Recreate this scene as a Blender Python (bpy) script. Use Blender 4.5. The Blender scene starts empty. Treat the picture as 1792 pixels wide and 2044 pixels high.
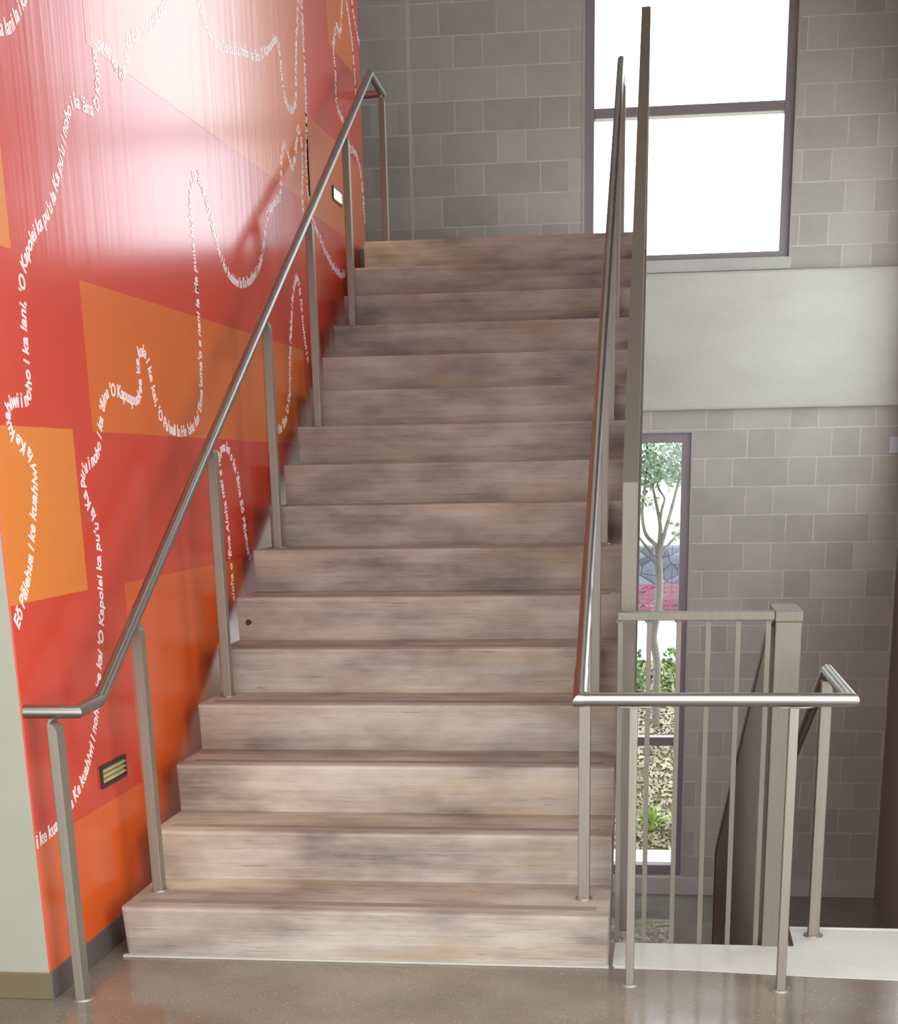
import bpy, bmesh, math, random
from mathutils import Vector, Matrix, noise
random.seed(7)
D = bpy.data
SC = bpy.context.scene
COL = SC.collection
R = 0.1778                      # riser
T = 0.3095                      # tread
TOPZ = 16 * R
NY = [0.0] + [0.056 + T * (k - 1) for k in range(2, 17)]      # y of each nosing, step 1..16
def W(y): return 1.642 - 0.014 * y                            # right edge of the stair
XM = -0.084                     # mural wall face
YB = 7.057                      # block wall face
YC = -0.425                     # corner of the mural wall
LOWZ = -1.75                    # lower floor
RX = 3.5                        # right wall face

# ---------------------------------------------------------------- helpers
def tag(o, label=None, cat=None, group=None, kind=None):
    if label: o['label'] = label
    if cat: o['category'] = cat
    if group: o['group'] = group
    if kind: o['kind'] = kind
    return o
def empty(name, loc=(0, 0, 0)):
    o = D.objects.new(name, None); COL.objects.link(o); o.location = loc
    o.empty_display_size = 0.05
    return o
def obj(name, bm, mat, parent=None, smooth=False, label=None):
    me = D.meshes.new(name)
    bmesh.ops.recalc_face_normals(bm, faces=bm.faces)
    bm.to_mesh(me); bm.free()
    for m in (mat if isinstance(mat, (list, tuple)) else [mat]): me.materials.append(m)
    o = D.objects.new(name, me); COL.objects.link(o)
    if parent is not None:
        o.parent = parent
        o.matrix_parent_inverse = Matrix.Translation(parent.location).inverted() if parent.parent is None else Matrix.Identity(4)
        if parent.type == 'MESH': o.matrix_parent_inverse = Matrix.Identity(4)
    if smooth:
        for p in me.polygons: p.use_smooth = True
        me.set_sharp_from_angle(angle=math.radians(20))
    if label: o['label'] = label
    return o
def struct(name, bm, mat, parent=None):
    o = obj(name, bm, mat, parent)
    if parent is None: o['kind'] = 'structure'
    return o
def box(bm, x0, x1, y0, y1, z0, z1, bev=0.0, mi=0):
    r = bmesh.ops.create_cube(bm, size=1.0)
    vs = r['verts']
    bmesh.ops.transform(bm, matrix=Matrix.Translation(((x0+x1)/2, (y0+y1)/2, (z0+z1)/2)) @ Matrix.Diagonal((abs(x1-x0), abs(y1-y0), abs(z1-z0), 1)), verts=vs)
    fs = set(f for v in vs for f in v.link_faces)
    for f in fs: f.material_index = mi
    if bev > 0:
        es = list(set(e for v in vs for e in v.link_edges))
        bmesh.ops.bevel(bm, geom=es, offset=bev, segments=2, affect='EDGES', profile=0.5)
    return bm
def newbox(*a, **k):
    return box(bmesh.new(), *a, **k)
def prism(bm, pts, axis, a0, a1):
    """closed polygon pts extruded along an axis; pts are the two other coordinates in order"""
    def mk(p, a):
        if axis == 'x': return (a, p[0], p[1])
        if axis == 'y': return (p[0], a, p[1])
        return (p[0], p[1], a)
    A = [bm.verts.new(mk(p, a0)) for p in pts]; B = [bm.verts.new(mk(p, a1)) for p in pts]
    n = len(pts)
    bm.faces.new(A); bm.faces.new(list(reversed(B)))
    for i in range(n): bm.faces.new((A[i], A[(i+1) % n], B[(i+1) % n], B[i]))
    return bm
def loft(bm, rings, cap=True):
    vs = [[bm.verts.new(p) for p in r] for r in rings]
    n = len(vs[0])
    for a, b in zip(vs, vs[1:]):
        for i in range(n): bm.faces.new((a[i], a[(i+1) % n], b[(i+1) % n], b[i]))
    if cap: bm.faces.new(vs[0]); bm.faces.new(list(reversed(vs[-1])))
    return bm
def tube(bm, pts, rad, seg=20, cap=True):
    """round tube with mitred corners along a polyline; rad may be a list"""
    P = [Vector(p) for p in pts]
    rads = rad if isinstance(rad, (list, tuple)) else [rad] * len(P)
    d0 = (P[1] - P[0]).normalized()
    up = Vector((0, 0, 1)) if abs(d0.z) < 0.9 else Vector((1, 0, 0))
    u = d0.cross(up).normalized(); v = u.cross(d0).normalized()
    rings = []
    ring = [P[0] + (u * math.cos(2*math.pi*i/seg) + v * math.sin(2*math.pi*i/seg)) * rads[0] for i in range(seg)]
    rings.append(ring)
    for k in range(1, len(P)):
        d = (P[k] - P[k-1]).normalized()
        nrm = d if k == len(P)-1 else ((P[k+1] - P[k]).normalized() + d).normalized()
        new = []
        for q in rings[-1]:
            base = q - P[k-1]
            base = base - d * base.dot(d)
            if rads[k] != rads[k-1] and base.length > 1e-9: base = base.normalized() * rads[k]
            st = P[k] + base
            t = (P[k] - st).dot(nrm) / d.dot(nrm)
            new.append(st + d * t)
        rings.append(new)
    return loft(bm, rings, cap)
def curve_pts(P, n=8):
    P = [Vector(p) for p in P]
    out = []
    for i in range(len(P)-1):
        p0 = P[max(i-1, 0)]; p1 = P[i]; p2 = P[i+1]; p3 = P[min(i+2, len(P)-1)]
        for k in range(n):
            t = k / n
            out.append(0.5 * ((2*p1) + (p2-p0)*t + (2*p0-5*p1+4*p2-p3)*t*t + (3*p1-p0-3*p2+p3)*t**3))
    out.append(P[-1])
    return out

# ---------------------------------------------------------------- materials
def s2l(c): return tuple(((v/255)/12.92 if v/255 <= 0.04045 else ((v/255+0.055)/1.055)**2.4) for v in c)
class NT:
    def __init__(self, name):
        self.m = D.materials.new(name); self.m.use_nodes = True
        self.t = self.m.node_tree; self.n = self.t.nodes; self.n.clear()
        self.out = self.n.new('ShaderNodeOutputMaterial')
        self.b = self.n.new('ShaderNodeBsdfPrincipled')
        self.t.links.new(self.b.outputs[0], self.out.inputs[0])
    def N(self, typ, **k):
        n = self.n.new(typ)
        for a, v in k.items(): setattr(n, a, v)
        return n
    def L(self, a, b): self.t.links.new(a, b)
    def pos(self):
        return self.N('ShaderNodeNewGeometry').outputs['Position']
    def mapped(self, scale):
        mp = self.N('ShaderNodeMapping'); mp.inputs['Scale'].default_value = scale
        self.L(self.pos(), mp.inputs['Vector']); return mp.outputs[0]
    def noise(self, scale=(1, 1, 1), detail=4, rough=0.6, sc=1.0):
        n = self.N('ShaderNodeTexNoise'); n.inputs['Scale'].default_value = sc
        n.inputs['Detail'].default_value = detail; n.inputs['Roughness'].default_value = rough
        self.L(self.mapped(scale), n.inputs['Vector']); return n.outputs['Fac']
    def ramp(self, fac, stops):
        r = self.N('ShaderNodeValToRGB'); e = r.color_ramp.elements
        while len(e) < len(stops): e.new(0.5)
        for el, (p, c) in zip(e, stops):
            el.position = p; el.color = (*c, 1) if len(c) == 3 else c
        self.L(fac, r.inputs[0]); return r.outputs[0]
    def math(self, op, a, b=None, c=None):
        m = self.N('ShaderNodeMath', operation=op)
        for i, v in enumerate((a, b, c)):
            if v is None: continue
            if isinstance(v, (int, float)): m.inputs[i].default_value = v
            else: self.L(v, m.inputs[i])
        return m.outputs[0]
    def mix(self, fac, a, b, typ='MIX'):
        m = self.N('ShaderNodeMix', data_type='RGBA', blend_type=typ)
        for i, v in ((0, fac), (6, a), (7, b)):
            if isinstance(v, (int, float)): m.inputs[i].default_value = v
            elif isinstance(v, tuple): m.inputs[i].default_value = (*v, 1) if len(v) == 3 else v
            else: self.L(v, m.inputs[i])
        return m.outputs[2]
    def base(self, v):
        if isinstance(v, tuple): self.b.inputs['Base Color'].default_value = (*v, 1)
        else: self.L(v, self.b.inputs['Base Color'])
    def set(self, **k):
        for a, v in k.items():
            s = self.b.inputs[a.replace('_', ' ')]
            if isinstance(v, (int, float)): s.default_value = v
            else: self.L(v, s)
    def bump(self, h, strength=0.3, dist=0.01):
        b = self.N('ShaderNodeBump'); b.inputs['Strength'].default_value = strength; b.inputs['Distance'].default_value = dist
        self.L(h, b.inputs['Height']); self.L(b.outputs[0], self.b.inputs['Normal'])

def paint(name, rgb, rough=0.5, metal=0.0, var=0.06, sc=6.0, bump=0.0, spec=0.5):
    k = NT(name); c = s2l(rgb)
    f = k.noise((1, 1, 1), 3, 0.6, sc)
    k.base(k.ramp(f, [(0.3, tuple(v*(1-var) for v in c)), (0.7, tuple(min(1, v*(1+var)) for v in c))]))
    k.set(Roughness=rough, Metallic=metal)
    k.b.inputs['Specular IOR Level'].default_value = spec
    if bump: k.bump(k.noise((1, 1, 1), 3, 0.6, 120), bump, 0.002)
    return k.m

def mat_block():
    k = NT('concrete_block')
    sep = k.N('ShaderNodeSeparateXYZ'); k.L(k.pos(), sep.inputs[0])
    x, z = sep.outputs['X'], sep.outputs['Z']
    zr = k.math('DIVIDE', k.math('SUBTRACT', z, 3.037), 0.2032)
    row = k.math('FLOOR', zr)
    odd = k.math('MODULO', k.math('ADD', row, 100.0), 2.0)
    x2 = k.math('ADD', x, 10.0)
    u = k.math('DIVIDE', k.math('SUBTRACT', k.math('SUBTRACT', x2, 10.2335), k.math('MULTIPLY', odd, 0.3048)), 0.6096)
    col = k.math('FLOOR', u)
    uf = k.math('MULTIPLY', k.math('SUBTRACT', u, col), 0.6096)        # short block 0..0.2032, long one after it
    short = k.math('LESS_THAN', uf, 0.2032)
    dz = k.math('MULTIPLY', k.math('MINIMUM', k.math('FRACT', zr), k.math('SUBTRACT', 1.0, k.math('FRACT', zr))), 0.2032)
    du = k.math('MINIMUM', k.math('MINIMUM', uf, k.math('SUBTRACT', 0.6096, uf)), k.math('ABSOLUTE', k.math('SUBTRACT', uf, 0.2032)))
    ctrl = k.math('ABSOLUTE', k.math('SUBTRACT', x, -0.09))
    left = k.math('LESS_THAN', x, -0.09)
    du = k.math('MAXIMUM', du, left)
    dj = k.math('MINIMUM', dz, du)
    wob = k.math('MULTIPLY', k.math('SUBTRACT', k.noise((1, 1, 1), 4, 0.7, 22), 0.5), 0.006)
    dj = k.math('ADD', dj, wob)
    mort = k.math('SUBTRACT', 1.0, k.math('SMOOTH_MIN', k.math('MAXIMUM', k.math('DIVIDE', k.math('SUBTRACT', dj, 0.0016), 0.0035), 0.0), 1.0, 0.1))
    cj = k.math('LESS_THAN', k.math('ADD', ctrl, wob), 0.011)
    cmb = k.N('ShaderNodeCombineXYZ'); k.L(row, cmb.inputs[0]); k.L(col, cmb.inputs[1]); k.L(short, cmb.inputs[2])
    wn = k.N('ShaderNodeTexWhiteNoise', noise_dimensions='3D'); k.L(cmb.outputs[0], wn.inputs['Vector'])
    tone = k.math('ADD', k.math('MULTIPLY', wn.outputs['Value'], 0.3), k.math('ADD', 0.1, k.math('MULTIPLY', k.noise((1, 1, 1), 5, 0.65, 3.2), 0.5)))
    fine = k.noise((1, 1, 1), 4, 0.7, 90)
    tone = k.math('ADD', tone, k.math('MULTIPLY', k.math('SUBTRACT', fine, 0.5), 0.35))
    blk = k.ramp(tone, [(0.1, s2l((150, 145, 132))), (0.5, s2l((175, 169, 156))), (0.9, s2l((193, 187, 174)))])
    mf = k.math('MULTIPLY', mort, k.ramp(k.noise((1, 1, 1), 3, 0.6, 5), [(0.35, (0.45,)*3), (0.6, (1.0,)*3)]))
    c = k.mix(mf, blk, s2l((206, 200, 188)))
    c = k.mix(cj, c, s2l((196, 190, 176)))
    k.base(c); k.set(Roughness=0.85)
    h = k.math('ADD', k.math('MULTIPLY', mort, -0.35), k.math('MULTIPLY', fine, 0.45))
    k.bump(h, 0.35, 0.006)
    return k.m

def mat_stair(name, warm=1.0):
    k = NT(name)
    blot = k.noise((1.0, 1.6, 2.6), 4, 0.55, 2.4)
    streak = k.noise((0.8, 14, 26), 5, 0.75, 1.6)
    fine = k.noise((4, 60, 160), 3, 0.75, 1.0)
    f = k.math('ADD', k.math('MULTIPLY', blot, 0.72), k.math('MULTIPLY', streak, 0.28))
    c = k.ramp(f, [(0.32, s2l((110, 98, 88))), (0.45, s2l((147, 134, 122))), (0.56, s2l((169, 157, 144))), (0.68, s2l((184, 173, 160)))])
    tan = k.noise((0.9, 2, 6), 3, 0.6, 1.7)
    c = k.mix(k.ramp(tan, [(0.5, (0, 0, 0)), (0.72, (0.45, 0.45, 0.45))]), c, s2l((172, 146, 112)))
    pits = k.ramp(fine, [(0.31, (1, 1, 1)), (0.38, (0, 0, 0))])
    c = k.mix(k.math('MULTIPLY', pits, 0.55), c, s2l((78, 68, 60)))
    k.base(c); k.set(Roughness=0.72)
    k.bump(k.math('ADD', k.math('MULTIPLY', streak, 0.6), k.math('MULTIPLY', fine, 0.4)), 0.25, 0.006)
    return k.m

def mat_concrete(name, lo, hi, rough=0.7, sc=(1, 1, 2), bump=0.15):
    k = NT(name)
    a = k.noise(sc, 5, 0.6, 1.4); b = k.noise((1, 1, 1), 4, 0.7, 45)
    f = k.math('ADD', k.math('MULTIPLY', a, 0.75), k.math('MULTIPLY', b, 0.25))
    k.base(k.ramp(f, [(0.35, s2l(lo)), (0.65, s2l(hi))])); k.set(Roughness=rough)
    k.bump(b, bump, 0.003)
    return k.m

def mat_polished(name, lo, hi, rough=0.2):
    k = NT(name)
    a = k.noise((1, 1, 1), 4, 0.6, 1.6)
    v = k.N('ShaderNodeTexVoronoi'); v.inputs['Scale'].default_value = 120; k.L(k.pos(), v.inputs['Vector'])
    wn = k.N('ShaderNodeSeparateColor'); k.L(v.outputs['Color'], wn.inputs[0])
    c = k.ramp(a, [(0.35, s2l(lo)), (0.65, s2l(hi))])
    inside = k.math('LESS_THAN', v.outputs['Distance'], 0.33)
    light = k.math('MULTIPLY', k.math('GREATER_THAN', wn.outputs[0], 0.91), inside)
    dark = k.math('MULTIPLY', k.math('LESS_THAN', wn.outputs[0], 0.14), inside)
    c = k.mix(k.math('MULTIPLY', light, 0.38), c, s2l((200, 190, 174)))
    c = k.mix(k.math('MULTIPLY', dark, 0.5), c, s2l((62, 54, 48)))
    k.base(c)
    k.set(Roughness=k.math('ADD', rough, k.math('MULTIPLY', k.math('SUBTRACT', k.noise((1, 1, 1), 3, 0.6, 3), 0.5), 0.1)))
    k.bump(k.noise((1, 1, 1), 2, 0.5, 9), 0.03, 0.004)
    return k.m

def mat_brushed(name, rgb, rough, metal=1.0, sc=(1, 1, 1)):
    k = NT(name)
    f = k.noise((9, 220, 9) if sc == 'y' else (200, 200, 4) if sc == 'z' else (2, 2, 2), 3, 0.6, 1)
    c = s2l(rgb)
    k.base(k.ramp(f, [(0.3, tuple(v*0.9 for v in c)), (0.7, tuple(min(1, v*1.07) for v in c))]))
    k.set(Metallic=metal, Roughness=k.math('ADD', rough-0.04, k.math('MULTIPLY', f, 0.08)))
    return k.m

def mat_vinyl(name, rgb):
    k = NT(name); c = s2l(rgb)
    f = k.noise((1, 1, 1), 3, 0.6, 160)
    k.base(k.ramp(f, [(0.25, tuple(v*0.95 for v in c)), (0.75, tuple(min(1, v*1.04) for v in c))]))
    k.set(Roughness=0.2)
    k.b.inputs['Specular IOR Level'].default_value = 0.95
    w = k.noise((1, 14, 0.5), 3, 0.5, 1.0)
    w2 = k.noise((1, 12, 300), 1, 0.5, 1.0)
    k.bump(k.math('ADD', w, k.math('MULTIPLY', w2, 0.05)), 0.10, 0.01)
    return k.m

def mat_glass():
    k = NT('clear_glass')
    k.n.remove(k.b)
    tr = k.N('ShaderNodeBsdfTransparent'); tr.inputs[0].default_value = (0.93, 0.96, 0.95, 1)
    gl = k.N('ShaderNodeBsdfGlossy'); gl.inputs['Roughness'].default_value = 0.02
    fr = k.N('ShaderNodeFresnel'); fr.inputs[0].default_value = 1.45
    mx = k.N('ShaderNodeMixShader'); ge = k.N('ShaderNodeNewGeometry'); k.L(k.math('MULTIPLY', fr.outputs[0], k.math('SUBTRACT', 1.0, ge.outputs['Backfacing'])), mx.inputs[0]); k.L(tr.outputs[0], mx.inputs[1]); k.L(gl.outputs[0], mx.inputs[2])
    k.L(mx.outputs[0], k.out.inputs[0])
    return k.m
def mat_emit(name, rgb, strength):
    k = NT(name); k.base(s2l(rgb))
    k.b.inputs['Emission Color'].default_value = (*s2l(rgb), 1); k.b.inputs['Emission Strength'].default_value = strength
    return k.m
def mat_leaf(name, lo, hi, trans=0.25):
    k = NT(name)
    oi = k.N('ShaderNodeTexWhiteNoise', noise_dimensions='3D')
    mp = k.mapped((14, 14, 14)); sn = k.N('ShaderNodeVectorMath', operation='FLOOR'); k.L(mp, sn.inputs[0]); k.L(sn.outputs[0], oi.inputs['Vector'])
    k.base(k.ramp(oi.outputs['Value'], [(0.0, s2l(lo)), (1.0, s2l(hi))])); k.set(Roughness=0.5)
    k.b.inputs['Transmission Weight'].default_value = 0.0
    return k.m

M = dict(
    block=mat_block(), stair=mat_stair('board_formed_concrete'),
    strip=mat_concrete('nosing_grit', (120, 108, 98), (140, 128, 117), 0.85),
    band=mat_concrete('cast_concrete_band', (182, 178, 162), (198, 195, 180), 0.75, (0.7, 1, 2)),
    sill=mat_concrete('cast_sill', (178, 175, 166), (194, 191, 182), 0.7),
    floor=mat_polished('polished_concrete', (104, 94, 82), (126, 116, 103), 0.11),
    slab=mat_concrete('smooth_concrete', (186, 186, 176), (204, 204, 194), 0.5),
    low=mat_polished('polished_lower_floor', (112, 108, 98), (132, 128, 118), 0.03),
    grout=paint('pale_grout', (176, 172, 162), 0.8),
    white=paint('white_nosing', (228, 226, 216), 0.6),
    wall=paint('sage_paint', (150, 148, 132), 0.7, var=0.03, bump=0.1),
    rwall=paint('shade_brown_wall', (104, 80, 68), 0.75, var=0.05, bump=0.1),  # brown shade of the right wall is put into its base colour
    ceil=paint('ceiling_white', (205, 202, 194), 0.8),
    base=paint('rubber_base_olive', (104, 92, 66), 0.4, var=0.04),
    base2=paint('rubber_base_grey', (92, 86, 80), 0.35, var=0.04),
    rail=paint('brushed_steel_rail', (166, 161, 154), 0.33, 1.0, 0.02),
    post=mat_brushed('satin_steel_post', (140, 131, 117), 0.46, 0.55, 'z'),
    guard=mat_brushed('grey_guard_metal', (118, 110, 96), 0.5, 0.3, 'z'),
    frame=paint('window_aluminium', (142, 131, 132), 0.42, metal=0.35, var=0.04),
    caulk=paint('caulk', (170, 166, 158), 0.8),
    glass=mat_glass(),
    red=mat_vinyl('vinyl_red', (207, 65, 43)), orange=mat_vinyl('vinyl_orange', (217, 105, 40)),
    amber=mat_vinyl('vinyl_amber', (222, 127, 48)), deep=mat_vinyl('vinyl_deep_orange', (220, 93, 36)),
    ink=paint('white_print', (250, 238, 234), 0.2, var=0.01, spec=0.8),
    housing=paint('bronze_housing', (70, 60, 44), 0.4, metal=0.5),
    louvre=paint('brass_louvre', (206, 194, 142), 0.4, metal=0.2),
    lamp_dim=mat_emit('lamp_dim', (120, 100, 60), 0.25),
    lamp=mat_emit('lamp_glow', (255, 226, 170), 14.0),
    dark=paint('dark_hole', (66, 56, 48), 0.9),
    plate=paint('grey_cover_plate', (192, 194, 198), 0.4),
    bark=mat_concrete('pale_bark', (104, 97, 90), (140, 132, 122), 0.85, (6, 6, 2), 0.4),
    leaf=mat_leaf('tree_leaf', (120, 146, 116), (176, 194, 166)),
    shrub=mat_leaf('shrub_leaf', (74, 104, 58), (150, 172, 108)),
    lily=mat_leaf('strap_leaf', (120, 148, 70), (196, 212, 132)),
    litter=mat_leaf('dry_leaf', (118, 106, 84), (196, 186, 158)),
    soil=mat_concrete('bank_soil', (96, 82, 60), (136, 120, 92), 0.95, (3, 3, 3), 0.6),
    path=mat_concrete('pale_paving', (226, 222, 212), (238, 234, 226), 0.8),
    kerb=mat_concrete('pale_kerb', (216, 212, 202), (228, 224, 216), 0.8),
    field=mat_concrete('dry_grass', (190, 194, 140), (214, 214, 170), 0.95),
    stone=None,
    fence=paint('red_plastic_mesh', (122, 44, 54), 0.6),
)
def mat_stone():
    k = NT('lava_stone')
    v = k.N('ShaderNodeTexVoronoi'); v.inputs['Scale'].default_value = 5.0; k.L(k.mapped((1, 1, 1.2)), v.inputs['Vector'])
    e = k.N('ShaderNodeTexVoronoi', feature='DISTANCE_TO_EDGE'); e.inputs['Scale'].default_value = 5.0; k.L(k.mapped((1, 1, 1.2)), e.inputs['Vector'])
    sp = k.N('ShaderNodeSeparateColor'); k.L(v.outputs['Color'], sp.inputs[0])
    c = k.ramp(sp.outputs[0], [(0, s2l((62, 62, 70))), (1, s2l((104, 104, 114)))])
    g = k.math('LESS_THAN', e.outputs['Distance'], 0.028)
    k.base(k.mix(g, c, s2l((40, 40, 44)))); k.set(Roughness=0.9); k.bump(e.outputs['Distance'], 0.8, 0.1)
    return k.m
M['stone'] = mat_stone()
for q, ior in (('low', 1.75), ('floor', 1.65)):
    M[q].node_tree.nodes['Principled BSDF'].inputs['IOR'].default_value = ior
TEXT=[
 ("Eō Pālehua i ke kuahiwi la Ke kuahiwi i noho i ka lani, 'O Kapolei ka pu'u la Ka pu'u i noho i ka 'āina 'O Kapuapuakea ke kula la Ke kula i noho i ke kai",
  [(-0.398, 1.148), (-0.353, 1.197), (-0.292, 1.265), (-0.246, 1.342), (-0.213, 1.413), (-0.183, 1.484), (-0.156, 1.555), (-0.158, 1.605), (-0.179, 1.634), (-0.217, 1.654), (-0.248, 1.67), (-0.282, 1.686), (-0.3, 1.708), (-0.304, 1.728), (-0.29, 1.756), (-0.269, 1.771), (-0.226, 1.776), (-0.176, 1.779), (-0.144, 1.791), (-0.128, 1.824), (-0.13, 1.859), (-0.124, 1.921), (-0.12, 1.99), (-0.112, 2.045), (-0.101, 2.1), (-0.088, 2.135), (-0.059, 2.179), (-0.024, 2.214), (0.014, 2.249), (0.054, 2.274), (0.102, 2.302), (0.138, 2.325), (0.172, 2.351), (0.21, 2.394), (0.256, 2.461), (0.289, 2.497), (0.339, 2.583), (0.372, 2.631), (0.411, 2.671), (0.458, 2.692), (0.525, 2.693), (0.586, 2.695), (0.644, 2.714), (0.668, 2.756), (0.675, 2.815), (0.664, 2.859), (0.668, 2.888), (0.704, 2.909), (0.761, 2.922), (0.8, 2.912), (0.859, 2.886), (0.916, 2.866), (0.966, 2.907), (0.986, 2.945), (1.029, 2.998), (1.116, 3.04), (1.239, 3.089), (1.34, 3.146), (1.433, 3.205), (1.493, 3.259)]),
 ("i ke kuahiwi la Ke kuahiwi i noho i ke kai 'O Kapolei ka pu'u la Ka pu'u i noho i ka 'āina 'O Kapuapuakea ke kula i ke kai, 'O Pu'uuli la He 'ohu kai 'ōma'oma'o e nani la Ma puna Ho'akea o ka 'āina Eō Pālehua i ke kuahiwi la Ke kuahiwi i noho i ka lani 'O Kapolei ka pu'u la Ka pu'u i noho i ka 'āina 'O",
  [(-0.429, 0.503), (-0.367, 0.508), (-0.295, 0.514), (-0.217, 0.536), (-0.14, 0.56), (-0.082, 0.587), (-0.018, 0.62), (0.038, 0.664), (0.081, 0.71), (0.118, 0.762), (0.154, 0.815), (0.184, 0.877), (0.214, 0.957), (0.244, 1.02), (0.27, 1.084), (0.287, 1.165), (0.294, 1.246), (0.301, 1.327), (0.304, 1.392), (0.3, 1.427), (0.273, 1.461), (0.245, 1.489), (0.223, 1.521), (0.217, 1.549), (0.233, 1.578), (0.283, 1.601), (0.341, 1.619), (0.384, 1.646), (0.414, 1.709), (0.447, 1.766), (0.476, 1.806), (0.516, 1.833), (0.574, 1.839), (0.656, 1.834), (0.738, 1.821), (0.788, 1.818), (0.835, 1.837), (0.851, 1.88), (0.843, 1.929), (0.847, 1.968), (0.889, 1.987), (0.935, 1.981), (0.962, 1.936), (0.978, 1.891), (0.998, 1.84), (1.026, 1.793), (1.068, 1.755), (1.155, 1.729), (1.293, 1.721), (1.425, 1.74), (1.515, 1.786), (1.573, 1.859), (1.593, 1.964), (1.603, 2.059), (1.612, 2.153), (1.616, 2.246), (1.612, 2.337), (1.608, 2.427), (1.605, 2.516), (1.603, 2.587), (1.639, 2.655), (1.693, 2.691), (1.756, 2.68), (1.817, 2.63), (1.858, 2.571), (1.918, 2.501), (1.981, 2.437), (2.051, 2.391), (2.157, 2.36), (2.299, 2.359), (2.456, 2.397), (2.6, 2.465), (2.689, 2.545), (2.761, 2.661), (2.842, 2.736), (2.976, 2.794), (3.072, 2.84), (3.112, 2.929), (3.142, 3.021), (3.196, 3.085), (3.277, 3.049), (3.345, 2.995), (3.424, 3.071), (3.489, 3.172), (3.551, 3.211), (3.578, 3.144), (3.579, 3.053), (3.546, 2.956), (3.53, 2.884), (3.539, 2.828)]),
 ("aloha o 'Ewa Aloha mai e nā pua lei o ka 'āina Eō Pālehua i ke kuahiwi",
  [(1.845, 1.033), (1.84, 1.14), (1.837, 1.225), (1.829, 1.32), (1.817, 1.424), (1.789, 1.497), (1.772, 1.578), (1.765, 1.638), (1.808, 1.667), (1.884, 1.672), (1.938, 1.644), (1.989, 1.598), (2.029, 1.535), (2.057, 1.45), (2.077, 1.364), (2.106, 1.276), (2.133, 1.213), (2.157, 1.174)]),
 ("i ka 'āina 'O Kapuapuakea Palehua i ke kuahiwi la Ke kuahiwi i noho i ka lani i ka 'āina la ka pu'u",
  [(2.783, 1.76), (2.908, 1.79), (3.007, 1.87), (3.056, 1.954), (3.078, 2.049), (3.11, 2.144), (3.155, 2.251), (3.2, 2.359), (3.264, 2.458), (3.338, 2.505), (3.371, 2.464), (3.397, 2.389), (3.411, 2.308), (3.428, 2.238), (3.457, 2.167), (3.498, 2.102)]),
 ("'O Kapolei ka pu'u la Ka pu'u i noho i ka 'āina 'O Kapuapuakea ke kula i noho i ke kai la",
  [(1.859, 3.362), (1.898, 3.334), (1.954, 3.296), (2.021, 3.265), (2.114, 3.246), (2.286, 3.269), (2.569, 3.322), (2.775, 3.35), (2.879, 3.388), (3.007, 3.444), (3.143, 3.514), (3.187, 3.501), (3.213, 3.451), (3.225, 3.38), (3.248, 3.31), (3.298, 3.271), (3.385, 3.258), (3.478, 3.308), (3.518, 3.389), (3.536, 3.514), (3.589, 3.658), (3.659, 3.828)]),
 ("Eō Pālehua i ke kuahiwi la Ke kuahiwi i noho i ka lani, 'O Kapolei ka pu'u la Ka pu'u i noho i ka 'āina 'O Kapuapuakea ke kula i ka lani",
  [(3.715, 3.843), (3.723, 3.691), (3.725, 3.558), (3.722, 3.399), (3.696, 3.235), (3.658, 3.113), (3.642, 2.995), (3.681, 2.919), (3.705, 2.876), (3.742, 2.838), (3.833, 2.782), (3.965, 2.731), (4.091, 2.684), (4.237, 2.651), (4.391, 2.632), (4.561, 2.657)]),
 ("i noho i ka 'āina 'O Kapolei Ka pu'u i ka lani e nani la",
  [(4.763, 4.119), (4.713, 4.007), (4.663, 3.902), (4.612, 3.909), (4.563, 3.921), (4.499, 3.867), (4.454, 3.773), (4.478, 3.706), (4.485, 3.622), (4.468, 3.544), (4.499, 3.506), (4.56, 3.481), (4.664, 3.464)]),
 ("Kapuapuakea ke kula la Ke kula ka 'āina",
  [(4.849, 4.141), (4.926, 4.049), (4.99, 3.95), (5.012, 3.853), (5.038, 3.768), (5.047, 3.673)]),
 ("ka pu'u i noho i",
  [(5.025, 4.188), (5.064, 4.101), (5.138, 4.037), (5.213, 3.972)]),
 ("'O Kapuapuakea Eō Pālehua",
  [(4.805, 3.344), (4.968, 3.365), (5.049, 3.329), (5.112, 3.27), (5.14, 3.181), (5.165, 3.081), (5.195, 2.996)]),
 ("i ka lani la",
  [(-0.132, 2.747), (-0.062, 2.767), (-0.003, 2.786), (0.044, 2.823), (0.089, 2.862), (0.131, 2.901)]),
]

# ================================================================ SETTING
def wall_pieces(bm, x0, x1, z0, z1, holes, y0, y1):
    xs = sorted({x0, x1, *[h[0] for h in holes], *[h[1] for h in holes]})
    zs = sorted({z0, z1, *[h[2] for h in holes], *[h[3] for h in holes]})
    for a, b in zip(xs, xs[1:]):
        for c, d in zip(zs, zs[1:]):
            mx, mz = (a+b)/2, (c+d)/2
            if any(h[0] < mx < h[1] and h[2] < mz < h[3] for h in holes): continue
            box(bm, a, b, y0, y1, c, d)
    bmesh.ops.remove_doubles(bm, verts=bm.verts, dist=1e-5)
    return bm
CEIL = 5.7
LC = 3.0                         # lobby ceiling
UW = (1.148, 2.612, 2.974, 5.3)          # upper window opening
LW = (1.148, 1.960, -1.597, 1.804)       # lower window opening
struct('wall_back', wall_pieces(bmesh.new(), -3.2, 3.7, LOWZ - 0.1, CEIL, [UW, LW], YB, YB + 0.2), M['block'])
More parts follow.
